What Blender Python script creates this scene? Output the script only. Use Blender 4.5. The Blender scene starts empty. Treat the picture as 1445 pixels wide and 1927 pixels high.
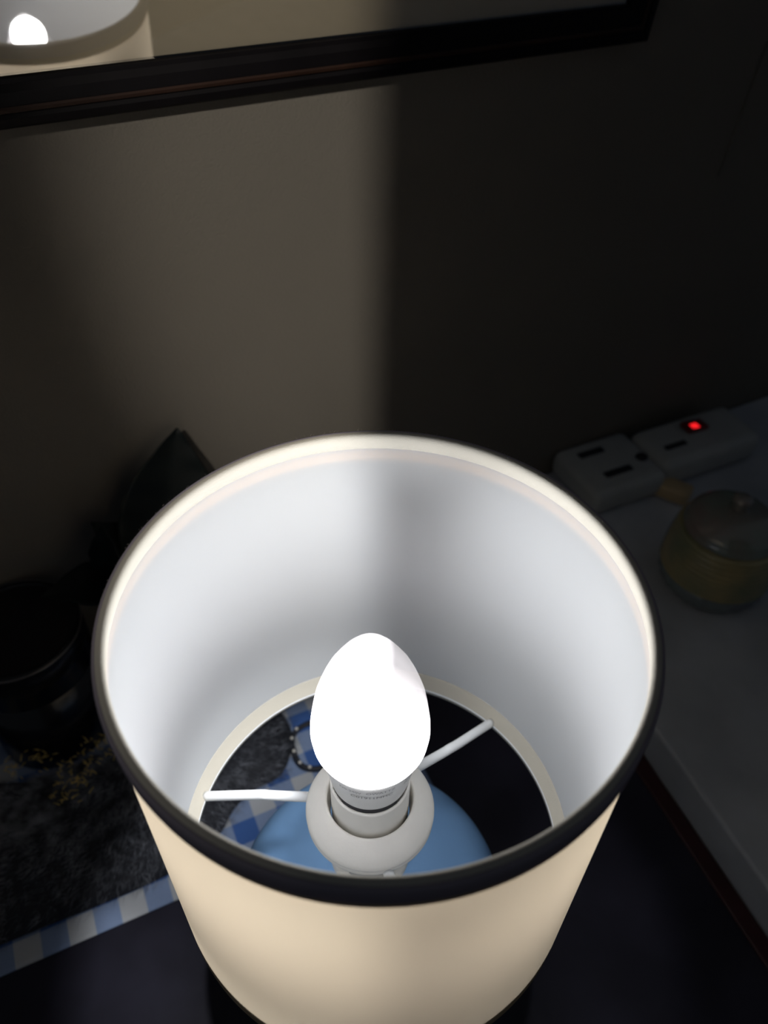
import bpy, bmesh, math, random
from mathutils import Vector, Matrix, noise
random.seed(7)
PI = math.pi
S = bpy.context.scene
C = S.collection
R = 0.072                       # shade radius (metres)

# ------------------------------------------------------------ camera
cam_d = bpy.data.cameras.new('camera'); cam = bpy.data.objects.new('camera', cam_d); C.objects.link(cam)
cam_d.sensor_fit = 'VERTICAL'; cam_d.sensor_height = 36.0
cam_d.lens = 36.0 * 1500 / 1927
cam_d.clip_start = 0.005
pitch = math.radians(43.92); roll = math.radians(-1.1)
CAMZ = 6.05 * R
Mr = Matrix.Rotation(PI/2 - pitch, 4, 'X') @ Matrix.Rotation(-roll, 4, 'Z')
cam.matrix_world = Matrix.Translation((0, 0, CAMZ)) @ Mr
cam_d.dof.use_dof = True; cam_d.dof.focus_distance = 0.262; cam_d.dof.aperture_fstop = 10.5
S.camera = cam

# ------------------------------------------------------------ world, exposure
w = bpy.data.worlds.new('world'); S.world = w; w.use_nodes = True
w.node_tree.nodes['Background'].inputs[0].default_value = (0.75, 0.85, 1.0, 1)
w.node_tree.nodes['Background'].inputs[1].default_value = 0.048
S.view_settings.view_transform = 'Standard'; S.view_settings.look = 'None'
S.view_settings.gamma = 1.0; S.view_settings.use_curve_mapping = False
S.view_settings.exposure = 0.0
S.cycles.use_denoising = True
S.cycles.max_bounces = 12; S.cycles.diffuse_bounces = 6; S.cycles.transparent_max_bounces = 16
S.cycles.sample_clamp_indirect = 3.0

BULB_POWER = 0.48
WALL_SPOT_POWER = 54.0

# added unseen spot lights the left wall; an added blocker shades the right half
SPOT_POS = Vector((-.02, -.90, 1.26)); TGT = Vector((-.040, .39, .262))
rl = bpy.data.lights.new('added_wall_spot', 'SPOT'); rl.energy = WALL_SPOT_POWER; rl.color = (1, .93, .83); rl.shadow_soft_size = .011
rl.spot_size = math.radians(15.0); rl.spot_blend = 1.0
ro = bpy.data.objects.new('added_wall_spot', rl); C.objects.link(ro); ro.location = SPOT_POS; ro.scale = (.58, 1.1, 1); ro.rotation_euler = (TGT - SPOT_POS).to_track_quat('-Z', 'Y').to_euler()
EDGE = Vector((-.0085, .406, 0))                  # where the added blocker's shadow ends on the wall

# ------------------------------------------------------------ helpers
def nodes_of(m):
    m.use_nodes = True
    return m.node_tree.nodes, m.node_tree.links

def mat(name, col, rough=0.6, metal=0.0, spec=0.5, var=0.0, scale=40, bump=0.0, bscale=400, coat=0.0, trans=0.0, col2=None, ior=1.45):
    m = bpy.data.materials.new(name); n, l = nodes_of(m)
    b = n['Principled BSDF']
    b.inputs['Base Color'].default_value = (*col, 1)
    b.inputs['Roughness'].default_value = rough
    b.inputs['Metallic'].default_value = metal
    b.inputs['Specular IOR Level'].default_value = spec
    b.inputs['Coat Weight'].default_value = coat
    b.inputs['Transmission Weight'].default_value = trans
    b.inputs['IOR'].default_value = ior
    tc = n.new('ShaderNodeTexCoord')
    if var > 0 or col2:
        t = n.new('ShaderNodeTexNoise'); t.inputs['Scale'].default_value = scale; t.inputs['Detail'].default_value = 5
        l.new(tc.outputs['Object'], t.inputs['Vector'])
        mx = n.new('ShaderNodeMix'); mx.data_type = 'RGBA'
        c2 = col2 if col2 else tuple(c * (1 - var) for c in col)
        mx.inputs[6].default_value = (*col, 1); mx.inputs[7].default_value = (*c2, 1)
        r = n.new('ShaderNodeMapRange'); r.inputs[1].default_value = .35; r.inputs[2].default_value = .65
        l.new(t.outputs[0], r.inputs[0]); l.new(r.outputs[0], mx.inputs[0]); l.new(mx.outputs[2], b.inputs['Base Color'])
    if bump > 0:
        t2 = n.new('ShaderNodeTexNoise'); t2.inputs['Scale'].default_value = bscale; t2.inputs['Detail'].default_value = 3
        l.new(tc.outputs['Object'], t2.inputs['Vector'])
        bp = n.new('ShaderNodeBump'); bp.inputs['Strength'].default_value = bump; bp.inputs['Distance'].default_value = .001
        l.new(t2.outputs[0], bp.inputs['Height']); l.new(bp.outputs[0], b.inputs['Normal'])
    return m

def obj(name, bm, m, parent=None, smooth=True, world=False):
    """link a bmesh as ONE mesh object; vertices are given in world space, parent offset removed"""
    me = bpy.data.meshes.new(name)
    if parent is not None and not world:
        off = Vector(parent.get('_base', (0, 0, 0)))
        bmesh.ops.translate(bm, verts=bm.verts, vec=-off)
    bm.normal_update(); bm.to_mesh(me); bm.free()
    if smooth:
        for p in me.polygons: p.use_smooth = True
    me.materials.append(m)
    o = bpy.data.objects.new(name, me); C.objects.link(o)
    if parent is not None: o.parent = parent
    return o

def sub(name, bm, m, part, base, smooth=True):
    """sub-part: its part sits at the thing's origin"""
    bmesh.ops.translate(bm, verts=bm.verts, vec=-Vector(base))
    o = obj(name, bm, m, part, smooth, world=True)
    return o

def thing(name, label, cat, loc, group=None):
    o = bpy.data.objects.new(name, None); C.objects.link(o); o.location = loc
    o.empty_display_size = .02
    o['label'] = label; o['category'] = cat
    if group: o['group'] = group
    o['_base'] = tuple(loc)
    return o

def tag(o, label, cat, group=None, kind=None):
    o['label'] = label; o['category'] = cat
    if group: o['group'] = group
    if kind: o['kind'] = kind
    return o

def struct(o): o['kind'] = 'structure'; return o

def lathe(bm, prof, cx=0, cy=0, seg=128, closed=False, fn=None):
    rings = []
    for r, z in prof:
        ring = []
        for i in range(seg):
            a = 2 * PI * i / seg
            rr = r if fn is None else fn(r, z, a)
            ring.append(bm.verts.new((cx + rr * math.sin(a), cy + rr * math.cos(a), z)))
        rings.append(ring)
    n = len(rings)
    for k in range(n if closed else n - 1):
        a_, b_ = rings[k], rings[(k + 1) % n]
        for i in range(seg):
            j = (i + 1) % seg
            bm.faces.new((a_[i], a_[j], b_[j], b_[i]))
    if not closed:
        for ring, flip in ((rings[0], False), (rings[-1], True)):
            if prof[0 if not flip else -1][0] < 1e-3 * 2:
                bm.faces.new(ring if flip else ring[::-1])
    bmesh.ops.recalc_face_normals(bm, faces=bm.faces)
    return bm

def tube(bm, pts, rad, seg=12, caps=True, taper=None, squash=1.0):
    pts = [Vector(p) for p in pts]; rings = []
    prev = None
    for i, p in enumerate(pts):
        d = (pts[min(i + 1, len(pts) - 1)] - pts[max(i - 1, 0)]).normalized()
        up = Vector((0, 0, 1)) if abs(d.z) < .95 else Vector((1, 0, 0))
        s = d.cross(up).normalized() if prev is None else (prev - d * prev.dot(d)).normalized()
        prev = s; t = s.cross(d)
        r = rad if taper is None else rad * taper(i / (len(pts) - 1))
        rings.append([bm.verts.new(p + s * r * math.cos(2*PI*k/seg) + t * r * squash * math.sin(2*PI*k/seg)) for k in range(seg)])
    for a_, b_ in zip(rings, rings[1:]):
        for k in range(seg):
            bm.faces.new((a_[k], a_[(k+1) % seg], b_[(k+1) % seg], b_[k]))
    if caps:
        bm.faces.new(rings[0][::-1]); bm.faces.new(rings[-1])
    bmesh.ops.recalc_face_normals(bm, faces=bm.faces)
    return bm

def smooth_path(pts, n=8):
    P = [Vector(p) for p in pts]; out = []
    P = [P[0]*2 - P[1]] + P + [P[-1]*2 - P[-2]]
    for i in range(1, len(P) - 2):
        for k in range(n):
            t = k / n
            a, b, c, d = P[i-1], P[i], P[i+1], P[i+2]
            out.append(.5*((2*b) + (c-a)*t + (2*a-5*b+4*c-d)*t*t + (3*b-a-3*c+d)*t*t*t))
    out.append(P[-2]); return out

def rbox(bm, c, size, rz=0.0, bev=0.003, seg=3, tilt=None, only_vertical=False):
    g = bmesh.ops.create_cube(bm, size=1.0)
    vs = g['verts']
    for v in vs: v.co = Vector((v.co.x*size[0], v.co.y*size[1], v.co.z*size[2]))
    es = set(e for v in vs for e in v.link_edges)
    if bev > 0:
        r = bmesh.ops.bevel(bm, geom=list(es), offset=bev, segments=seg, affect='EDGES', profile=.5)
        vs = list(set(vs) & set(bm.verts)) + r['verts']
        vs = [v for v in set(vs) if v.is_valid]
    M = Matrix.Translation(c) @ Matrix.Rotation(rz, 4, 'Z')
    if tilt is not None: M = M @ tilt
    bmesh.ops.transform(bm, matrix=M, verts=vs)
    return bm

def prism(bm, poly, z0, z1, bev=0.0):
    lo = [bm.verts.new((x, y, z0)) for x, y in poly]; hi = [bm.verts.new((x, y, z1)) for x, y in poly]
    n = len(poly)
    bm.faces.new(lo[::-1]); top = bm.faces.new(hi)
    for i in range(n): bm.faces.new((lo[i], lo[(i+1) % n], hi[(i+1) % n], hi[i]))
    bmesh.ops.recalc_face_normals(bm, faces=bm.faces)
    if bev > 0:
        bmesh.ops.bevel(bm, geom=list(top.edges), offset=bev, segments=4, affect='EDGES', profile=.5)
    return bm

# ------------------------------------------------------------ room axes
AZ = math.radians(62.3)                          # the wall's direction, clockwise from +y
U = Vector((math.sin(AZ), math.cos(AZ), 0)); V = Vector((-math.cos(AZ), math.sin(AZ), 0))
vF = Vector((.268, .5727, 0)).dot(V) - .032             # front plane of the picture frame
vW = vF + 0.0085                                  # wall surface
def UV(u, v, z=0.0): return U*u + V*v + Vector((0, 0, z))
RZ = PI/2 - AZ                                   # rotation that turns local x onto U
LA = math.radians(-22.0)                         # direction of the ledge edge
LD = Vector((math.sin(LA), math.cos(LA), 0)); LP = Vector((.1597, .2449, 0))
def on_line(P, D, v):                            # where the line meets plane V = v
    s = (v - P.dot(V)) / D.dot(V); return P + D*s

# ------------------------------------------------------------ materials
M_wall = mat('painted_plaster', (.17, .156, .134), .85, var=.06, scale=9, bump=.35, bscale=900, spec=.2)
M_floor = mat('floor_stone', (.20, .18, .16), .6, var=.3, scale=6)
M_wood = mat('dark_stained_wood', (.028, .027, .044), .42, var=.4, scale=25, bump=.1, bscale=250, spec=.35)
M_edge = mat('maroon_wood_edge', (.055, .018, .020), .38, var=.3, scale=30, spec=.4)
M_stone = mat('grey_stone', (.50, .53, .58), .55, var=.2, scale=22, bump=.25, bscale=60, spec=.3)
M_frame = mat('black_frame_wood', (.005, .004, .005), .55, var=.3, scale=60, spec=.15)
M_framerib = mat('brown_frame_bead', (.030, .014, .009), .5, var=.3, scale=60, spec=.2)
M_print = mat('beige_print', (.56, .49, .36), .8, var=.04, scale=8, spec=.0)
M_glassp = bpy.data.materials.new('picture_glass')
n, l = nodes_of(M_glassp); n.clear()
_o = n.new('ShaderNodeOutputMaterial'); _t = n.new('ShaderNodeBsdfTransparent'); _g = n.new('ShaderNodeBsdfGlossy'); _g.inputs['Roughness'].default_value = .02
_m = n.new('ShaderNodeMixShader'); _m.inputs[0].default_value = .40
l.new(_t.outputs[0], _m.inputs[1]); l.new(_g.outputs[0], _m.inputs[2]); l.new(_m.outputs[0], _o.inputs[0])

def cloth_shader(name, dcol, tcol, mix, weave=2500):
    m = bpy.data.materials.new(name); n, l = nodes_of(m); n.clear()
    o = n.new('ShaderNodeOutputMaterial'); d = n.new('ShaderNodeBsdfDiffuse'); t = n.new('ShaderNodeBsdfTranslucent'); mx = n.new('ShaderNodeMixShader')
    d.inputs[0].default_value = (*dcol, 1); t.inputs[0].default_value = (*tcol, 1); mx.inputs[0].default_value = mix
    tc = n.new('ShaderNodeTexCoord'); ns = n.new('ShaderNodeTexNoise'); ns.inputs['Scale'].default_value = weave; ns.inputs['Detail'].default_value = 2
    l.new(tc.outputs['Object'], ns.inputs[0]); b = n.new('ShaderNodeBump'); b.inputs['Strength'].default_value = .12; b.inputs['Distance'].default_value = .0004
    l.new(ns.outputs[0], b.inputs['Height']); l.new(b.outputs[0], d.inputs['Normal'])
    l.new(d.outputs[0], mx.inputs[1]); l.new(t.outputs[0], mx.inputs[2]); l.new(mx.outputs[0], o.inputs[0])
    return m
M_lining = cloth_shader('white_lining', (.80, .83, .86), (.95, .95, .95), .50)
M_fabric = cloth_shader('cream_fabric', (.78, .66, .50), (1.0, .84, .62), .86)
M_tape = mat('cream_tape', (.40, .375, .32), .8, spec=.1, bump=.2, bscale=2500)
M_tapein = mat('pale_inner_tape', (.60, .57, .50), .8, spec=.1, bump=.2, bscale=2500)
M_black = cloth_shader('black_trim', (.42, .38, .45), (.45, .40, .50), .15)
M_fuzz = mat('pale_fuzz', (.55, .50, .48), .9, spec=.1)
M_wire = mat('white_enamel', (.78, .80, .82), .4, var=.03, scale=100)
M_plastic = mat('off_white_plastic', (.86, .84, .79), .42, var=.03, scale=150, bump=.05, bscale=800)
M_collar = mat('bulb_collar_plastic', (.72, .72, .71), .45, var=.02, scale=80)
M_slot = mat('slot_dark', (.02, .02, .025), .6)
M_ink = mat('grey_print_ink', (.22, .22, .23), .6)
M_neck = mat('grey_band', (.30, .31, .34), .5, var=.25, scale=200)
M_blue = mat('pale_blue_ceramic', (.31, .58, 1.0), .48, var=.06, scale=30, bump=.08, bscale=350, spec=.2)

# ------------------------------------------------------------ structure: wall, floor, ledge
bm = bmesh.new()
a, b_ = UV(-1.6, vW), UV(2.6, vW)
prism(bm, [(a.x, a.y), (b_.x, b_.y), ((b_ + V*.12).x, (b_ + V*.12).y), ((a + V*.12).x, (a + V*.12).y)], -.55, 1.9)
struct(obj('wall_back', bm, M_wall, smooth=False))
bm = bmesh.new()
q = [UV(-1.6, -1.5), UV(2.6, -1.5), UV(2.6, vW + .12), UV(-1.6, vW + .12)]
prism(bm, [(p.x, p.y) for p in q], -.60, -.55); struct(obj('floor', bm, M_floor, smooth=False))

LH = .028
p0 = on_line(LP, LD, vW - .0005); p1 = LP - LD*.42
q = [p1, p1 + Vector((.9, 0, 0)), on_line(LP + Vector((.9, 0, 0)), LD, vW - .0005), p0]
bm = bmesh.new(); prism(bm, [(p.x, p.y) for p in q], -.55, LH, .0025)
struct(obj('trim_1', bm, M_stone, smooth=False))

# added unseen door-shaped blocker behind the camera, cutting the spot's edge on the wall
M_blocker = mat('dark_blocker', (.06, .045, .035), .6, var=.2, scale=12)
k_ = (-.32 - SPOT_POS.y)/(EDGE.y - SPOT_POS.y); ex = SPOT_POS.x + (EDGE.x - SPOT_POS.x)*k_
bm = bmesh.new(); rbox(bm, Vector((ex + .38, -.34, .45)), (.76, .04, 1.995), 0, .002, 2)
dr = struct(obj('added_blocker', bm, M_blocker, smooth=False))
for zz in (-.15, .40, 1.05):
    bm = bmesh.new(); rbox(bm, Vector((ex + .38, -.3195, zz)), (.52, .006, .42), 0, .003, 2); obj('blocker_panel', bm, M_blocker, dr, smooth=False)
bm = bmesh.new(); tube(bm, [(ex + .06, -.32, .42), (ex + .06, -.275, .42), (ex + .15, -.275, .42)], .008, 12); obj('blocker_handle', bm, mat('brass', (.5, .35, .15), .3, metal=1), dr)

# thin plaster joint on the wall, to the right of the picture
bm = bmesh.new(); rbox(bm, UV(.427, vW - .0004, .279), (.0016, .0014, .075), RZ, .0003, 1, Matrix.Rotation(.10, 4, 'Y'))
struct(obj('trim_2', bm, M_wall, smooth=False))

# ------------------------------------------------------------ bedside table
tb = thing('bedside_table', 'dark stained wooden bedside table under the lamp, with maroon edge strip', 'table', (0, .15, -.55))
g = LD.cross(Vector((0, 0, 1))) * -1             # points away from the ledge (to the left)
if g.x > 0: g = -g
def lp(P): return P + g*.0008
r0 = on_line(lp(LP), LD, vW - .002); r1 = lp(LP) - LD*.36
i0, i1 = r0 + g*.010, r1 + g*.010
l0 = UV(-.42, vW - .002); l1 = l0 - V*.70
bm = bmesh.new(); prism(bm, [(p.x, p.y) for p in (l1, i1, i0, l0)], -.028, 0.0, .0)
obj('table_top', bm, M_wood, tb, smooth=False)
bm = bmesh.new(); prism(bm, [(p.x, p.y) for p in (i1, r1, r0, i0)], -.028, 0.0015, .0012)
obj('edge_strip', bm, M_edge, tb, smooth=False)
def inset(p, q_, d): return p + (q_ - p).normalized()*d
ctr = (l0 + l1 + r0 + r1)/4
for p in (l0, l1, r0, r1):
    pp = p + (ctr - p).normalized()*.06
    bm = bmesh.new(); rbox(bm, Vector((pp.x, pp.y, -.289)), (.04, .04, .522), RZ, .003, 2)
    obj('leg', bm, M_wood, tb, smooth=False)
bm = bmesh.new()
cs = [p + (ctr - p).normalized()*.06 for p in (l0, l1, r1, r0)]
for k in range(4):
    A, B = cs[k], cs[(k+1) % 4]; d = (B - A); mid = (A + B)/2
    rbox(bm, Vector((mid.x, mid.y, -.058)), (d.length - .04, .014, .060), math.atan2(d.y, d.x), .001, 1)
obj('apron', bm, M_wood, tb, smooth=False)

# ------------------------------------------------------------ framed picture
FZ = .3280; FW = .0195; FU1 = .3330; FU0 = -.26; FH = .40
fb = UV(0, vW, FZ)
pf = thing('framed_picture', 'black wooden framed picture on the wall behind the lamp, glass reflecting the lampshade', 'picture', fb)
LEAN = math.radians(6.8)
pf['_base'] = (0, 0, 0)
Mf = Matrix.Rotation(RZ, 4, 'Z') @ Matrix.Rotation(LEAN, 4, 'X')
pf.matrix_world = Matrix.Translation(fb) @ Mf
# local coords: x along the wall, -y towards the room, z up; bottom edge at z = 0
def frame_ring(bm, prof):
    """profile (inset, y) swept round the rectangle, closed"""
    rings = []
    for ins, y in prof:
        y *= .63
        rings.append([bm.verts.new(c) for c in ((FU0+ins, y, ins), (FU1-ins, y, ins), (FU1-ins, y, FH-ins), (FU0+ins, y, FH-ins))])
    n = len(rings)
    for k in range(n):
        A, B = rings[k], rings[(k+1) % n]
        for i in range(4): bm.faces.new((A[i], A[(i+1) % 4], B[(i+1) % 4], B[i]))
    bmesh.ops.recalc_face_normals(bm, faces=bm.faces)
bm = bmesh.new()
frame_ring(bm, [(0, -.001), (0, -.011), (.001, -.0125), (.004, -.013), (.0055, -.0115), (.0085, -.0125), (.013, -.0115), (.0155, -.009), (.0172, -.0085), (.0172, -.004), (.016, -.001)])
fr = obj('frame', bm, M_frame, pf, smooth=False)
bm = bmesh.new()
frame_ring(bm, [(.0056, -.0113), (.0062, -.0129), (.0074, -.0131), (.0084, -.0122), (.0084, -.0105), (.0056, -.0105)])
obj('frame_bead', bm, M_framerib, pf, smooth=False)
bm = bmesh.new(); rbox(bm, Vector(((FU0+FU1)/2, -.0020, FH/2)), (FU1-FU0-.036, .0012, FH-.036), 0, 0); obj('print', bm, M_print, pf, smooth=False)
bm = bmesh.new()
vs = [bm.verts.new(c) for c in ((FU0+.0165, -.0040, .0165), (FU1-.0165, -.0040, .0165), (FU1-.0165, -.0040, FH-.0165), (FU0+.0165, -.0040, FH-.0165))]
bm.faces.new(vs); obj('glass', bm, M_glassp, pf, smooth=False)

# ------------------------------------------------------------ the lamp
LX, LY = -.0030, 1.8618*R
SX = -.0007
def Z(h): return CAMZ - h*R                      # h = drop below the camera in shade radii
lamp = thing('table_lamp', 'lit table lamp with pale blue round base and cream drum shade', 'lamp', (LX, LY, 0))
B0 = (LX, LY, 0)
# round blue base
rg = .825*R; zc = Z(5.206)
prof = []
prof.append((.0005, 0.0)); prof.append((.036, 0.0)); prof.append((.0375, .002)); prof.append((.037, .0055))
a0 = math.asin(.034/rg)
for k in range(41):
    t = PI - a0 - (PI - a0 - .26)*k/40
    prof.append((rg*math.sin(t), zc + rg*math.cos(t)))
prof = [p for p in prof if p[1] >= 0 ]
prof = prof[:4] + [p for p in prof[4:] if p[1] > .006]
prof.append((.0142, prof[-1][1] + .0015)); prof.append((.0005, prof[-1][1] + .0004))
bm = bmesh.new(); lathe(bm, prof, LX, LY, 128)
obj('lamp_base', bm, M_blue, lamp)
ztop = zc + rg*math.cos(.26)
# neck and cup of the lamp holder
bm = bmesh.new(); lathe(bm, [(.0005, ztop-.002), (.0150, ztop-.002), (.0155, ztop+.001), (.0145, ztop+.003), (.0124, ztop+.004), (.0122, Z(3.90)), (.0005, Z(3.90))], LX, LY, 96)
neck = obj('lamp_neck', bm, M_plastic, lamp)
bm = bmesh.new()
def arcband(bm, r, z0, z1, a0, a1, n=24, x=LX, y=LY, th=.0003):
    for k in range(n):
        t0, t1 = a0 + (a1-a0)*k/n, a0 + (a1-a0)*(k+1)/n
        c = [(x + r*math.sin(t), y + r*math.cos(t), z) for t, z in ((t0, z0), (t1, z0), (t1, z1), (t0, z1))]
        bm.faces.new([bm.verts.new(p) for p in c])
    bmesh.ops.remove_doubles(bm, verts=bm.verts, dist=1e-6)
arcband(bm, .01255, ztop + .0045, Z(3.91), PI - .66, PI + .66)  # grey band on the front of the neck
sub('neck_band', bm, M_neck, neck, B0)
# flange ring: conical disc round the socket
zf0, zf1 = Z(3.735), Z(3.845)
prof = [(.2125*R, zf0 - .003), (.2125*R, zf0 - .0004), (.218*R, zf0), (.228*R, zf0 - .0001), (.292*R, Z(3.795)), (.314*R, Z(3.826)), (.3225*R, Z(3.846)),
        (.323*R, Z(3.860)), (.316*R, Z(3.868)), (.3205*R, Z(3.876)), (.3215*R, Z(3.897)), (.313*R, Z(3.907)), (.20*R, Z(3.91)), (.20*R, zf0 - .006)]
bm = bmesh.new(); lathe(bm, prof, LX, LY, 128, closed=True)
obj('shade_ring', bm, M_plastic, lamp)
# threaded socket sleeve seen inside the flange
prof = [(.0005, Z(3.95))]
zz = Z(3.93)
prof.append((.188*R, zz))
k = 0
ztp = Z(3.572)
while zz < ztp:
    zz += .0011; k += 1
    prof.append(((.188 if k % 2 else .193)*R, zz))
prof += [(.190*R, zz + .001), (.1815*R, zz + .0013), (.1790*R, zz - .004), (.0005, zz - .004)]
bm = bmesh.new(); lathe(bm, prof, LX, LY, 96)
obj('socket', bm, M_plastic, lamp)
# bulb: collar part, then glowing envelope
prof = [(.0005, Z(3.56)), (.150*R, Z(3.56)), (.150*R, Z(3.505)), (.186*R, Z(3.502)), (.190*R, Z(3.48)), (.206*R, Z(3.37)), (.222*R, Z(3.26)), (.2285*R, Z(3.2138)), (.22*R, Z(3.21)), (.0005, Z(3.215))]
bm = bmesh.new(); lathe(bm, prof, LX, LY, 96)
bulb = obj('light_bulb', bm, M_collar, lamp)
env = [(.2286, 3.2138), (.2460, 3.190), (.2570, 3.158), (.2625, 3.1021), (.2592, 3.0462), (.2519, 2.9904), (.2441, 2.9345), (.2341, 2.8786), (.2188, 2.8228), (.2013, 2.7669), (.1802, 2.711), (.1527, 2.6552), (.1222, 2.5993), (.0930, 2.555), (.0640, 2.518), (.0350, 2.496), (.0069, 2.487)]
bm = bmesh.new(); lathe(bm, [(r*R, Z(h)) for r, h in env], LX, LY, 96)
M_glow = bpy.data.materials.new('glowing_diffuser'); n, l = nodes_of(M_glow); n.clear()
o_ = n.new('ShaderNodeOutputMaterial'); e = n.new('ShaderNodeEmission'); tr = n.new('ShaderNodeBsdfTransparent'); ad = n.new('ShaderNodeAddShader')
tr.inputs[0].default_value = (.60, .60, .60, 1)
tc = n.new('ShaderNodeTexCoord'); sx = n.new('ShaderNodeSeparateXYZ'); l.new(tc.outputs['Object'], sx.inputs[0])
e.inputs[0].default_value = (1, .955, .985, 1)
# dimmer right upper side put into the diffuser's emission
s1 = n.new('ShaderNodeMapRange'); s1.inputs[1].default_value = .0045; s1.inputs[2].default_value = .0070; l.new(sx.outputs[0], s1.inputs[0])
s2 = n.new('ShaderNodeMapRange'); s2.inputs[1].default_value = Z(3.40); s2.inputs[2].default_value = Z(3.05); l.new(sx.outputs[2], s2.inputs[0])
mu = n.new('ShaderNodeMath'); mu.operation = 'MULTIPLY'; l.new(s1.outputs[0], mu.inputs[0]); l.new(s2.outputs[0], mu.inputs[1])
st = n.new('ShaderNodeMapRange'); st.inputs[3].default_value = 1.3; st.inputs[4].default_value = .58; l.new(mu.outputs[0], st.inputs[0])
# extra glow added at the diffuser's foot, more on the left, lighting base and flange
lz = n.new('ShaderNodeMapRange'); lz.inputs[1].default_value = Z(2.95); lz.inputs[2].default_value = Z(3.19); lz.inputs[4].default_value = 15.0; l.new(sx.outputs[2], lz.inputs[0])
lx = n.new('ShaderNodeMapRange'); lx.inputs[1].default_value = -.010; lx.inputs[2].default_value = .010; lx.inputs[3].default_value = 1.0; lx.inputs[4].default_value = .25; l.new(sx.outputs[0], lx.inputs[0])
lm = n.new('ShaderNodeMath'); lm.operation = 'MULTIPLY'; l.new(lz.outputs[0], lm.inputs[0]); l.new(lx.outputs[0], lm.inputs[1])
la = n.new('ShaderNodeMath'); la.operation = 'ADD'; l.new(lm.outputs[0], la.inputs[0]); l.new(st.outputs[0], la.inputs[1])
ly = n.new('ShaderNodeMapRange'); ly.inputs[1].default_value = -.001; ly.inputs[2].default_value = .011; ly.inputs[3].default_value = 1.0; ly.inputs[4].default_value = .30; l.new(sx.outputs[1], ly.inputs[0])  # back dimmed in the emission to deepen the dark band in the shade
lb = n.new('ShaderNodeMath'); lb.operation = 'MULTIPLY'; l.new(la.outputs[0], lb.inputs[0]); l.new(ly.outputs[0], lb.inputs[1])
l.new(lb.outputs[0], e.inputs[1])
l.new(e.outputs[0], ad.inputs[0]); l.new(tr.outputs[0], ad.inputs[1]); l.new(ad.outputs[0], o_.inputs[0])
sub('diffuser', bm, M_glow, bulb, B0)
# dark gap between collar and sleeve
bm = bmesh.new(); arcband(bm, .1800*R, Z(3.563), Z(3.5035), PI - .80, PI + .80, 28)
sub('gap', bm, M_slot, bulb, B0)
# printing on the collar
def collar_text(txt, size, h, az, name='printing'):
    cu = bpy.data.curves.new('txt', 'FONT'); cu.body = txt; cu.size = size; cu.align_x = 'CENTER'; cu.align_y = 'CENTER'
    to = bpy.data.objects.new('txt', cu); C.objects.link(to)
    dg = bpy.context.evaluated_depsgraph_get(); me = bpy.data.meshes.new_from_object(to.evaluated_get(dg))
    bm = bmesh.new(); bm.from_mesh(me)
    bpy.data.objects.remove(to); bpy.data.meshes.remove(me); bpy.data.curves.remove(cu)
    bmesh.ops.subdivide_edges(bm, edges=bm.edges, cuts=1)
    for v in bm.verts:
        z = Z(h) + v.co.y
        hh = (CAMZ - z)/R
        r = (.190 + (3.48 - hh)/(3.48 - 3.2138)*(.2285 - .190))*R + .00025
        t = az + v.co.x/r
        v.co = Vector((LX - r*math.sin(t)*-1, LY - r*math.cos(t), z))
    sub(name, bm, M_ink, bulb, B0, smooth=False)
collar_text('C01911NHC', .0026, 3.335, .06)
collar_text('OWATTZ', .0022, 3.280, .24)
collar_text('220-240V', .0020, 3.285, -.40)
collar_text('V/50\n20W', .0023, 3.285, .90)

# the bulb's light: angular profile made up to imitate the dark flicker band
ld = bpy.data.lights.new('bulb_light', 'POINT'); ld.energy = BULB_POWER; ld.shadow_soft_size = .010; ld.color = (.985, .99, 1.0)
lo = bpy.data.objects.new('bulb_light', ld); C.objects.link(lo); lo.parent = lamp; lo.location = (0, 0, Z(2.66))
ld.use_nodes = True; n = ld.node_tree.nodes; l = ld.node_tree.links
em = n['Emission']
tc = n.new('ShaderNodeTexCoord'); sp = n.new('ShaderNodeSeparateXYZ'); l.new(tc.outputs['Normal'], sp.inputs[0])
at = n.new('ShaderNodeMath'); at.operation = 'ARCTAN2'; l.new(sp.outputs[0], at.inputs[0]); l.new(sp.outputs[1], at.inputs[1])   # azimuth from +y towards +x
mr = n.new('ShaderNodeMapRange'); mr.inputs[1].default_value = -PI; mr.inputs[2].default_value = PI; l.new(at.outputs[0], mr.inputs[0])
cr = n.new('ShaderNodeValToRGB'); l.new(mr.outputs[0], cr.inputs[0])
PROFILE = [(-180, .70), (-160, .95), (-100, .92), (-50, .84), (-6, .84), (-1, .60), (3, .05), (6, .0), (14, .0), (22, .22), (32, .55), (48, .85), (75, 1.0), (130, .8), (150, .42), (166, .12), (174, .20), (180, .70)]
els = cr.color_ramp.elements
while len(els) > 2: els.remove(els[0])
for i, (dg_, v) in enumerate(PROFILE):
    p = (dg_ + 180)/360
    el = els[i] if i < 2 else els.new(p)
    el.position = p; el.color = (v, v, v, 1)
pr_ = n.new('ShaderNodeMapRange'); pr_.interpolation_type = 'SMOOTHSTEP'; pr_.inputs[1].default_value = -.75; pr_.inputs[2].default_value = .62; pr_.inputs[3].default_value = .72; pr_.inputs[4].default_value = 1.0
l.new(sp.outputs[2], pr_.inputs[0])
cr2 = n.new('ShaderNodeValToRGB'); l.new(mr.outputs[0], cr2.inputs[0]); els = cr2.color_ramp.elements
for i, (dg_, v) in enumerate([(-180, .50), (-150, .8), (-110, 1.0), (-60, 1.0), (-15, .8), (0, .35), (8, .04), (25, .06), (50, .24), (110, .24), (165, .12), (180, .50)]):
    p = (dg_ + 180)/360; el = els[i] if i < 2 else els.new(p); el.position = p; el.color = (v, v, v, 1)
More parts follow.
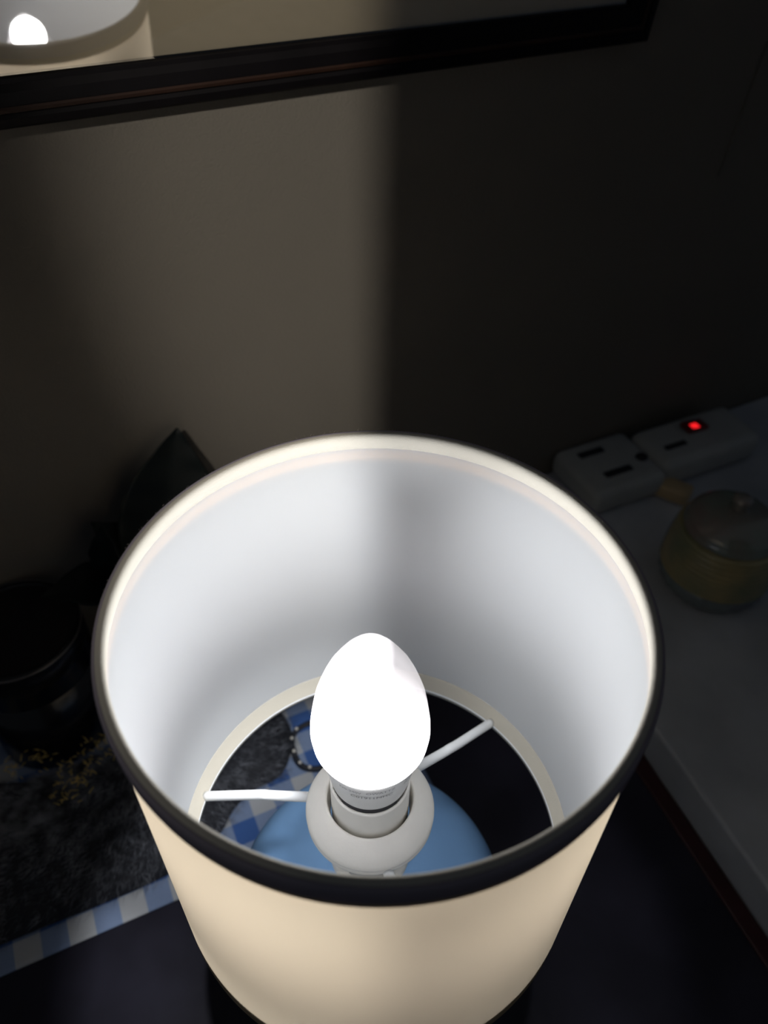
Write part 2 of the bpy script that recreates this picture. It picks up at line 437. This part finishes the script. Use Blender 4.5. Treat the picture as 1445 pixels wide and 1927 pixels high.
el_ = n.new('ShaderNodeMapRange'); el_.interpolation_type = 'SMOOTHSTEP'; el_.inputs[1].default_value = -.97; el_.inputs[2].default_value = -.70; l.new(sp.outputs[2], el_.inputs[0])
dn = n.new('ShaderNodeMath'); dn.operation = 'MULTIPLY'; dn.inputs[1].default_value = 9.5; l.new(cr2.outputs[0], dn.inputs[0])  # downward light boosted to brighten the base and cloth
mxp = n.new('ShaderNodeMix'); mxp.data_type = 'FLOAT'; l.new(el_.outputs[0], mxp.inputs[0]); l.new(dn.outputs[0], mxp.inputs[2]); upr = n.new('ShaderNodeMapRange'); upr.interpolation_type = 'SMOOTHSTEP'; upr.inputs[1].default_value = .0; upr.inputs[2].default_value = .34; upr.inputs[4].default_value = .42; l.new(sp.outputs[2], upr.inputs[0])
mxm = n.new('ShaderNodeMath'); mxm.operation = 'MAXIMUM'; l.new(cr.outputs[0], mxm.inputs[0]); l.new(upr.outputs[0], mxm.inputs[1]); l.new(mxm.outputs[0], mxp.inputs[3])
m1 = n.new('ShaderNodeMath'); m1.operation = 'MULTIPLY'; l.new(mxp.outputs[0], m1.inputs[0]); l.new(pr_.outputs[0], m1.inputs[1])
l.new(m1.outputs[0], em.inputs['Strength'])

# the drum shade
zt, zb = Z(2.2546), Z(4.207)
rt, rb = R, 1.013*R
def rsh(z): return rt + (rb - rt)*(zt - z)/(zt - zb)
N = 24
bm = bmesh.new(); lathe(bm, [(rsh(zt - (zt-zb)*k/N), zt - (zt-zb)*k/N) for k in range(N+1)], SX, LY, 192)
shade = obj('lamp_shade', bm, M_fabric, lamp)
bm = bmesh.new(); lathe(bm, [(rsh(zt - (zt-zb)*k/N) - .0009, zt - (zt-zb)*k/N - (.0002 if k == 0 else 0)) for k in range(N+1)], SX, LY, 192)
sub('lining', bm, M_lining, shade, B0)
# black edging tape outside, pale folded tape inside
bm = bmesh.new(); lathe(bm, [(rt + .0001, zt + .0001), (rt + .0009, zt + .0002), (rt + .0012, zt - .001), (rt + .0011, zt - .0066), (rt + .0003, zt - .0072), (rt + .0001, zt - .004)], SX, LY, 192, closed=True)
sub('edge_tape', bm, M_black, shade, B0)
bm = bmesh.new(); lathe(bm, [(rt + .0002, zt + .0002), (rt - .0008, zt + .0009), (rt - .0020, zt + .0002), (rt - .0022, zt - .0012), (rt - .0015, zt - .0055), (rt - .0010, zt - .0057)], SX, LY, 192, closed=False)
sub('inner_tape', bm, M_tapein, shade, B0)
bm = bmesh.new(); lathe(bm, [(rt + .0001, zt - .0068), (rt + .0005, zt - .0075), (rt + .0005, zt - .0100), (rt + .00005, zt - .0108)], SX, LY, 192)
sub('glue_fold', bm, mat('gold_fold', (.62, .50, .30), .8, spec=.1), shade, B0)
# lint standing on the edge
bm = bmesh.new()
for k in range(2600):
    t = random.uniform(0, 2*PI); r = rt + random.uniform(-.0016, .0012)
    p = Vector((SX + r*math.sin(t), LY + r*math.cos(t), zt + .0004))
    d = Vector((random.gauss(0, .5), random.gauss(0, .5), random.uniform(.2, 1))).normalized()
    L = random.uniform(.0003, .0009)*(1.8 if random.random() < .04 else 1); wv = d.cross(Vector((random.random(), random.random(), .3))).normalized()*.00003
    bm.faces.new([bm.verts.new(c) for c in (p - wv, p + wv, p + d*L + wv*.3, p + d*L - wv*.3)])
lint = sub('lint', bm, M_fuzz, shade, B0); lint['kind'] = 'stuff'
# wire rings
def ringwire(r, z, rad): 
    bm = bmesh.new(); pr = [(r + rad*math.cos(a), z + rad*math.sin(a)) for a in [2*PI*k/12 for k in range(12)]]
    return lathe(bm, pr, SX, LY, 160, closed=True)
bm = ringwire(rsh(zb) - .0025, zb + .0012, .0017)
sub('wire_ring', bm, M_wire, shade, B0)
bm = bmesh.new(); lathe(bm, [(rsh(zb) - .0008, zb + .0085), (rsh(zb) - .0018, zb + .0075), (rsh(zb) - .0026, zb + .0035), (rsh(zb) - .0040, zb + .0024), (rsh(zb) - .0042, zb - .0005), (rsh(zb) - .0009, zb - .0010)], SX, LY, 160)
sub('bottom_tape', bm, M_tape, shade, B0)
# three arms from the bottom ring to the flange
rr = rsh(zb) - .0030
for az, kink in ((math.radians(-78), .66), (math.radians(44), .62), (math.radians(163), .64)):
    dirv = Vector((math.sin(az), math.cos(az), 0)); c = Vector((SX, LY, 0)); cl = Vector((LX, LY, 0))
    P0 = c + dirv*rr + Vector((0, 0, zb + .0015)); P3 = cl + dirv*(.31*R) + Vector((0, 0, Z(3.895)))
    P1 = c + dirv*(rr*kink) + Vector((0, 0, zb + .0135)); 
    pts = [P0 - dirv*.0002, P0*.55 + P1*.45, P0*.12 + P1*.88, P1*.9 + P3*.1 + Vector((0, 0, .0003)), P1*.75 + P3*.25, P3]
    bm = bmesh.new(); tube(bm, smooth_path(pts, 5), .0019, 12)
    sub('arm', bm, M_wire, shade, B0)

# ------------------------------------------------------------ gingham cloth
def gingham():
    m = bpy.data.materials.new('blue_gingham'); n, l = nodes_of(m); b = n['Principled BSDF']
    b.inputs['Roughness'].default_value = .9; b.inputs['Specular IOR Level'].default_value = .1
    tc = n.new('ShaderNodeTexCoord'); s = n.new('ShaderNodeSeparateXYZ'); l.new(tc.outputs['UV'], s.inputs[0])
    def stripe(sock):
        m_ = n.new('ShaderNodeMath'); m_.operation = 'MULTIPLY'; m_.inputs[1].default_value = 1/.026; l.new(sock, m_.inputs[0])
        f = n.new('ShaderNodeMath'); f.operation = 'FRACT'; l.new(m_.outputs[0], f.inputs[0])
        c = n.new('ShaderNodeMath'); c.operation = 'GREATER_THAN'; c.inputs[1].default_value = .5; l.new(f.outputs[0], c.inputs[0]); return c
    a, b2 = stripe(s.outputs[0]), stripe(s.outputs[1])
    ad = n.new('ShaderNodeMath'); ad.operation = 'ADD'; l.new(a.outputs[0], ad.inputs[0]); l.new(b2.outputs[0], ad.inputs[1])
    # woven mottling in the half-tone squares
    ns = n.new('ShaderNodeTexNoise'); ns.inputs['Scale'].default_value = 1500; l.new(tc.outputs['UV'], ns.inputs[0])
    mm = n.new('ShaderNodeMath'); mm.operation = 'MULTIPLY_ADD'; mm.inputs[1].default_value = .5; mm.inputs[2].default_value = -.25; l.new(ns.outputs[0], mm.inputs[0])
    a2 = n.new('ShaderNodeMath'); a2.operation = 'ADD'; l.new(ad.outputs[0], a2.inputs[0]); l.new(mm.outputs[0], a2.inputs[1])
    dv = n.new('ShaderNodeMath'); dv.operation = 'DIVIDE'; dv.inputs[1].default_value = 2; l.new(a2.outputs[0], dv.inputs[0])
    cr = n.new('ShaderNodeValToRGB'); cr.color_ramp.elements[0].color = (.50, .52, .55, 1); cr.color_ramp.elements[1].color = (.06, .14, .40, 1)
    e = cr.color_ramp.elements.new(.5); e.color = (.24, .32, .50, 1)
    l.new(dv.outputs[0], cr.inputs[0]); l.new(cr.outputs[0], b.inputs['Base Color'])
    bp = n.new('ShaderNodeBump'); bp.inputs['Strength'].default_value = .4; bp.inputs['Distance'].default_value = .0004; l.new(ns.outputs[0], bp.inputs['Height']); l.new(bp.outputs[0], b.inputs['Normal'])
    return m
M_ging = gingham()
CA = math.radians(64.6); CU = Vector((math.sin(CA), math.cos(CA), 0)); CV = Vector((-math.cos(CA), math.sin(CA), 0))
O = Vector((-.1052, .1565, 0))
bm = bmesh.new(); uvl = bm.loops.layers.uv.new('UVMap')
nu, nv = 150, 84; u0, u1, v0, v1 = -.30, .152, 0.0, .228
def cz(u, v):
    d = min(v - v0, v1 - v, u1 - u)
    f = .0009 + .0011*(1 + math.sin(u*38 + v*22))*.5*min(1, d/.01)
    fold = .006*math.exp(-((v - .062 - .25*(u - .05))/.010)**2)*(1/(1 + math.exp(-(u + .02)/.01)))*(1/(1 + math.exp((u - .075)/.01)))*0.35
    return f + .0007*noise.noise(Vector((u*60, v*60, 0)))*min(1, d/.01)
grid = [[None]*(nv+1) for _ in range(nu+1)]; uvmap = {}
for i in range(nu+1):
    for j in range(nv+1):
        u, v = u0 + (u1-u0)*i/nu, v0 + (v1-v0)*j/nv
        p = O + CU*u + CV*v; vt = bm.verts.new((p.x, p.y, max(.0008, cz(u, v)))); grid[i][j] = vt; uvmap[vt] = (u, v)
# keep clear of the lamp foot: the cloth stops short of it
fc = Vector((LX, LY, 0))
for i in range(nu):
    for j in range(nv):
        q = [grid[i][j], grid[i+1][j], grid[i+1][j+1], grid[i][j+1]]
        c = sum((v.co for v in q), Vector())/4; c.z = 0
        if (c - fc).length < .044: continue
        f = bm.faces.new(q)
        for lp_ in f.loops: lp_[uvl].uv = uvmap[lp_.vert]
bmesh.ops.delete(bm, geom=[v for v in bm.verts if not v.link_faces], context='VERTS')
cl = obj('gingham_cloth', bm, M_ging)
sm = cl.modifiers.new('thick', 'SOLIDIFY'); sm.thickness = .0007; sm.offset = 1
tag(cl, 'blue and white gingham cloth laid on the dark table, left of the lamp', 'cloth')

# ------------------------------------------------------------ black furry pouch on the cloth
M_fur = mat('black_fur', (.026, .028, .036), .75, var=.3, scale=90, spec=.3)
M_furl = mat('fur_strands', (.34, .36, .42), .5, var=.9, scale=120, spec=.5)
po = O + CU*(-.090) + CV*(.120)
PB = (po.x, po.y, .0052)
pouch = thing('fur_pouch', 'black fuzzy pouch lying on the gingham cloth behind the lampshade', 'pouch', PB)
outl = [(-.200, .013), (-.14, .0118), (-.08, .0130), (-.03, .0122), (.005, .0135), (.030, .0215), (.043, .033), (.057, .0395), (.073, .0415), (.083, .052), (.089, .068), (.084, .086), (.060, .095), (.020, .0975), (-.004, .0965), (-.03, .0960), (-.06, .0965), (-.09, .108), (-.16, .122), (-.205, .115), (-.222, .07), (-.218, .028)]
def closed_path(P, n=6):
    out = []; P = [Vector((a, b, 0)) for a, b in P]; m = len(P)
    for i in range(m):
        a, b, c, d = P[i-1], P[i], P[(i+1) % m], P[(i+2) % m]
        for k in range(n):
            t = k/n; out.append(.5*((2*b) + (c-a)*t + (2*a-5*b+4*c-d)*t*t + (3*b-a-3*c+d)*t*t*t))
    return out
bd_ = closed_path(outl); cc = Vector((-.07, .068, 0)); ZB = .0052
bm = bmesh.new(); NR = 26; rings = []; samp = []
for k in range(NR):
    f = 1 - k/NR; row = []
    for b_ in bd_:
        q = cc + (b_ - cc)*f
        dd = min((q - e_).length for e_ in bd_[::3])
        h = .0165*(1 - math.exp(-(dd/.011)))*(.85 + .45*noise.noise(Vector((q.x*26, q.y*26, 3)))) + .0012*noise.noise(Vector((q.x*120, q.y*120, 1)))*min(1, dd/.01)
        p = O + CU*q.x + CV*q.y
        v_ = bm.verts.new((p.x, p.y, ZB + (max(.0004, h) if k else .0004))); row.append(v_); samp.append(v_.co.copy())
    rings.append(row)
low = [bm.verts.new((v_.co.x, v_.co.y, ZB)) for v_ in rings[0]]
m = len(bd_)
rings = [low] + rings
for A, B in zip(rings, rings[1:]):
    for k in range(m): bm.faces.new((A[k], A[(k+1) % m], B[(k+1) % m], B[k]))
bm.faces.new(low[::-1]); bm.faces.new(rings[-1])
pb_ = obj('pouch_body', bm, M_fur, pouch)
bm = bmesh.new()
for k in range(22000):
    p = random.choice(samp) + Vector((random.uniform(-.002, .002), random.uniform(-.002, .002), 0))
    flow = (p - Vector((-.135, .245, p.z))).normalized()
    d = (flow*.7 + Vector((random.gauss(0, .25), random.gauss(0, .25), random.uniform(.15, .9)))).normalized()
    L = random.uniform(.003, .010); wv = d.cross(Vector((0, 0, 1))).normalized()*.00009
    m_ = p + d*L*.55; e_ = p + d*L - Vector((0, 0, L*.25))
    vs = [bm.verts.new(c) for c in (p - wv, p + wv, m_ + wv*.7, m_ - wv*.7, e_)]
    bm.faces.new(vs[:4]); bm.faces.new((vs[3], vs[2], vs[4]))
fu = obj('fur', bm, M_furl, pouch); fu['kind'] = 'stuff'

# gold tinsel snippets caught on the pouch
M_gold = mat('gold_foil', (.95, .70, .22), .28, metal=.75)
bm = bmesh.new()
spots = [(-.150, .236), (-.157, .229), (-.163, .222), (-.158, .214), (-.166, .208), (-.163, .201), (-.147, .228), (-.172, .214), (-.186, .222), (-.194, .220), (-.202, .213), (-.171, .200)]
for sx_, sy_ in spots:
    for k in range(random.randint(9, 16)):
        x, y = sx_ + random.gauss(0, .004), sy_ + random.gauss(0, .004)
        z = .0265 + random.uniform(0, .004)
        a = random.uniform(0, 2*PI); d = Vector((math.cos(a), math.sin(a), random.uniform(-.3, .5))).normalized(); L = random.uniform(.0008, .0022)
        c1 = Vector((x, y, z)); m_ = c1 + d*L + Vector((0, 0, .0004)); c2 = c1 + d*L*2
        tube(bm, [c1, m_, c2], .00028, 4)
tag(obj('gold_tinsel', bm, M_gold), 'thin gold tinsel strands scattered over the black fuzzy pouch', 'tinsel', kind='stuff')

# ------------------------------------------------------------ beaded bracelet
M_cord = mat('black_cord', (.020, .022, .030), .6)
M_pearl = mat('pearl_bead', (.85, .82, .74), .15, coat=.6)
bc = Vector((-.0385, .2450, .0075))
bt = thing('beaded_bracelet', 'thin black cord bracelet with tiny pearl beads, beside the pouch on gingham', 'bracelet', (bc.x, bc.y, .003))
pts = []
for k in range(49):
    t = 2*PI*k/48
    pts.append(Vector((bc.x + .0135*math.cos(t)*(1 + .08*math.sin(3*t)), bc.y + .0155*math.sin(t), .0064 + .0003*math.sin(2*t))))
bm = bmesh.new(); tube(bm, pts, .0016, 10, caps=False)
obj('cord', bm, M_cord, bt)
bead0 = None
for t in (.35, .62, .9, 2.5, 2.95, 3.5, 4.1, 4.6):
    px = Vector((bc.x + .0135*math.cos(t)*(1 + .08*math.sin(3*t)), bc.y + .0155*math.sin(t), .0084))
    if bead0 is None:
        bm = bmesh.new(); bmesh.ops.create_uvsphere(bm, u_segments=16, v_segments=10, radius=.0010)
        me = bpy.data.meshes.new('pearl'); bm.to_mesh(me); bm.free(); me.materials.append(M_pearl)
        for p in me.polygons: p.use_smooth = True
        bead0 = bpy.data.objects.new('pearl', me); o = bead0
    else: o = bead0.copy()
    C.objects.link(o); o.parent = bt; o.location = px - bt.location

# ------------------------------------------------------------ round black tin at the left
M_tin = mat('black_lacquer', (.008, .008, .010), .22, spec=.5)
M_tinrim = mat('grey_metal_rim', (.16, .15, .15), .35, metal=.6)  # paler grey than the tin, partly metallic
tc_ = Vector((-.1957, .260, 0)); th_ = .0915; z0 = .0035
tin = thing('round_tin', 'tall glossy black round lidded tin at the left, behind the fuzzy pouch', 'tin', (tc_.x, tc_.y, z0))
rt_ = .034
bm = bmesh.new(); lathe(bm, [(.0005, z0), (rt_-.002, z0), (rt_-.0005, z0+.002), (rt_-.0005, z0+th_*.68), (.0005, z0+th_*.68)], tc_.x, tc_.y, 96); obj('tin_body', bm, M_tin, tin)
bm = bmesh.new(); lathe(bm, [(.0005, z0+th_*.68), (rt_, z0+th_*.68), (rt_+.0004, z0+th_*.97), (rt_-.0012, z0+th_), (rt_-.0028, z0+th_-.0012), (rt_-.004, z0+th_-.002), (.018, z0+th_-.0012), (.0005, z0+th_-.001)], tc_.x, tc_.y, 96)
lid = obj('lid', bm, M_tin, tin)
bm = bmesh.new(); lathe(bm, [(rt_+.0002+.0005*math.cos(a), z0+th_*.985+.0005*math.sin(a)) for a in [2*PI*k/8 for k in range(8)]], tc_.x, tc_.y, 96, closed=True)
sub('lid_rim', bm, M_tinrim, lid, (tc_.x, tc_.y, z0))

# ------------------------------------------------------------ potted plant behind the shade
M_leaf = mat('dark_green_leaf', (.006, .010, .010), .55, var=.3, scale=30, spec=.3)
M_stem = mat('brown_stem', (.05, .04, .025), .7)
M_pot = mat('dark_clay_pot', (.030, .022, .020), .6, var=.2, scale=30)
M_soil = mat('soil', (.02, .015, .012), .95, var=.4, scale=200)
pc = Vector((-.128, .290, 0))
z0 = .0038
pl = thing('potted_plant', 'small potted plant with dark pointed leaves against the wall, behind the lampshade', 'plant', (pc.x, pc.y, z0))
pr = .026
bm = bmesh.new(); lathe(bm, [(.0005, z0), (pr*.72, z0), (pr*.76, z0+.002), (pr*.95, z0+.044), (pr*1.05, z0+.045), (pr*1.07, z0+.055), (pr*.97, z0+.056), (pr*.93, z0+.046), (.0005, z0+.046)], pc.x, pc.y, 64); obj('pot', bm, M_pot, pl)
bm = bmesh.new(); lathe(bm, [(.0005, z0+.0495), (pr*.5, z0+.0490), (pr*.93, z0+.0475)], pc.x, pc.y, 40); obj('soil', bm, M_soil, pl)
def leaf(base, tip, width, cup=.25, side=None, bend=.02):
    base, tip = Vector(base), Vector(tip); ax = (tip - base); L = ax.length; ax.normalize()
    s = side.normalized() if side else ax.cross(Vector((0, 0, 1))).normalized()
    s = (s - ax*s.dot(ax)).normalized(); nn = s.cross(ax)
    bm = bmesh.new(); nL, nW = 26, 8; g_ = {}
    for i in range(nL+1):
        t = i/nL; wd = width*(math.sin(PI*min(1, t**.85))**.75)*(1 if t < .7 else 1 - .35*((t-.7)/.3)**1.5)
        if i in (0, nL): wd = .0003
        for j in range(-nW, nW+1):
            f = j/nW
            g_[i, j] = bm.verts.new(base + ax*L*t + s*wd*f + nn*(cup*wd*abs(f)**1.4 + bend*math.sin(PI*t) + .0006*math.sin(t*40)*abs(f)))
    for i in range(nL):
        for j in range(-nW, nW): bm.faces.new((g_[i, j], g_[i, j+1], g_[i+1, j+1], g_[i+1, j]))
    bm2 = bm
    o = obj('leaf', bm2, M_leaf, pl); md = o.modifiers.new('t', 'SOLIDIFY'); md.thickness = .0005
    return o
top = Vector((pc.x, pc.y, z0+.050))
leaf(top + Vector((.003, .002, .035)), (-.1103, .3330, .1735), .027, side=Vector((.88, .44, -.15)), bend=-.004)
leaf(top + Vector((-.004, -.004, .025)), (-.175, .262, .118), .020, bend=.010)
leaf(top + Vector((-.003, .004, .030)), (-.156, .300, .135), .018, bend=.008)
leaf(top + Vector((.004, -.002, .020)), (-.098, .262, .110), .017, bend=.008)
leaf(top + Vector((0, 0, .030)), (-.138, .275, .158), .019, side=Vector((.8, -.5, 0)), bend=.006)
bm = bmesh.new()
for d in ((.003, .002, .037), (-.004, -.004, .027), (-.003, .004, .032), (.004, -.002, .022), (0, 0, .032)):
    tube(bm, smooth_path([top - Vector((0, 0, .004)), top + Vector((d[0]*.3, d[1]*.3, d[2]*.5)), top + Vector(d)], 4), .0012, 8)
obj('stem', bm, M_stem, pl)

# ------------------------------------------------------------ honey jar on the ledge
M_jarb = mat('honey_glass', (.42, .34, .16), .06, col2=(.22, .24, .14), scale=30, coat=.8)
M_jarf = mat('grey_green_glass', (.20, .24, .24), .15, col2=(.16, .18, .20), scale=40, coat=.8)
M_jarl = mat('green_glass_lid', (.20, .27, .24), .06, col2=(.24, .19, .18), scale=30, coat=.8)
jc = Vector((.2225, .3640, 0)); z0 = LH + .0002
jar = thing('glass_jar', 'squat ribbed honey coloured glass jar with domed lid on the grey ledge', 'jar', (jc.x, jc.y, z0))
def rib(am, nr): return lambda r, z, a: r*(1 + am*math.cos(nr*a)) if r > .012 else r
bm = bmesh.new(); lathe(bm, [(.0005, z0), (.029, z0), (.0325, z0+.002), (.0345, z0+.006), (.0350, z0+.012), (.0335, z0+.0150), (.0005, z0+.0150)], jc.x, jc.y, 96, fn=rib(.012, 24))
obj('jar_foot', bm, M_jarf, jar)
prof = [(.0005, z0+.0151), (.0335, z0+.0151)]
for k in range(9):
    t = k/8; zz = z0 + .0155 + .0300*t; r = .0358 - .0040*t**2
    prof += [(r, zz), (r + .0007, zz + .0010), (r, zz + .0022)]
prof += [(.0308, z0+.0485), (.0005, z0+.0485)]
bm = bmesh.new(); lathe(bm, prof, jc.x, jc.y, 96); obj('jar_body', bm, M_jarb, jar)
zj = z0 + .0060
prof = [(.0005, zj+.0427), (.0285, zj+.0427), (.0300, zj+.0440), (.0300, zj+.0455)]
for k in range(1, 14):
    t = k/14*PI/2; r = .0290*math.cos(t); zz = zj + .0455 + .0150*math.sin(t)
    prof += [(r + (.0005 if k % 3 == 0 else 0), zz)]
prof += [(.0062, zj+.0612), (.0045, zj+.0632), (.0062, zj+.0658), (.0060, zj+.0685), (.0035, zj+.0703), (.0005, zj+.0707)]
bm = bmesh.new(); lathe(bm, prof, jc.x, jc.y, 96); obj('lid', bm, M_jarl, jar)

# ------------------------------------------------------------ plug adapters and socket with red light on the ledge
M_plug = mat('pale_plastic', (.42, .44, .44), .5, var=.1, scale=40)
M_tan = mat('tan_plastic', (.50, .38, .22), .55, var=.1, scale=40)
M_red = bpy.data.materials.new('red_neon'); n, l = nodes_of(M_red)
n['Principled BSDF'].inputs['Base Color'].default_value = (.5, .01, .01, 1)
n['Principled BSDF'].inputs['Emission Color'].default_value = (1, .015, .02, 1); n['Principled BSDF'].inputs['Emission Strength'].default_value = 1.1
M_redc = mat('red_rocker', (.16, .008, .012), .3)
ea = math.radians(64.5); erz = PI/2 - ea
EU = Vector((math.sin(ea), math.cos(ea), 0)); EV = Vector((-math.cos(ea), math.sin(ea), 0))
z0 = LH + .0002
def E(o, a, b, z): return o + EU*a + EV*b + Vector((0, 0, z))
sc = Vector((.2455, .4935, 0))
ss = thing('power_strip', 'pale socket strip with glowing red switch on the ledge, near the wall', 'power strip', (sc.x, sc.y, z0))
bm = bmesh.new(); rbox(bm, E(sc, -.004, 0, z0+.013), (.096, .046, .026), erz, .008, 4); body = obj('strip_body', bm, M_plug, ss)
SB = (sc.x, sc.y, z0)
bm = bmesh.new(); rbox(bm, E(sc, -.030, -.006, z0+.0262), (.020, .005, .0016), erz, .0007, 2); sub('socket_slot', bm, M_slot, body, SB)
bm = bmesh.new(); rbox(bm, E(sc, -.002, .006, z0+.0275), (.020, .012, .004), erz, .001, 2, Matrix.Rotation(.12, 4, 'Y')); rk = sub('rocker_switch', bm, M_redc, body, SB)
o = None
bm = bmesh.new(); rbox(bm, E(sc, -.005, .004, z0+.0297), (.007, .0055, .0012), erz, .0005, 2); obj('red_light', bm, M_red, ss)
ac = Vector((.1695, .4600, 0))
ad_ = thing('plug_adapter', 'pale plug adapter block with two dark slots on the ledge beside the lampshade', 'plug', (ac.x, ac.y, z0))
AB = (ac.x, ac.y, z0)
bm = bmesh.new(); rbox(bm, E(ac, 0, 0, z0+.011), (.066, .058, .022), erz, .007, 4); bd = obj('adapter_body', bm, M_plug, ad_)
for a, b, ln in ((-.002, -.012, .024), (-.008, .014, .022)):
    bm = bmesh.new(); rbox(bm, E(ac, a, b, z0+.0222), (ln, .0062, .0016), erz, .0007, 2); sub('slot', bm, M_slot, bd, AB)
bm = bmesh.new(); lathe(bm, [(.0005, z0+.0214), (.0045, z0+.0214), (.0045, z0+.0232), (.0005, z0+.0232)], *E(ac, .024, -.006, 0)[:2], 24); sub('hole', bm, M_slot, bd, AB)
kc = E(ac, .040, -.010, 0)
kc = Vector((.2095, .4520, 0))
bm = bmesh.new(); rbox(bm, Vector((kc.x, kc.y, z0 + .006)), (.016, .045, .012), erz + .55, .003, 3)
tag(obj('tan_clip', bm, M_tan), 'flat tan plastic clip lying between the two pale plugs on the ledge', 'clip')

for o in list(C.objects):
    if '_base' in o: del o['_base']
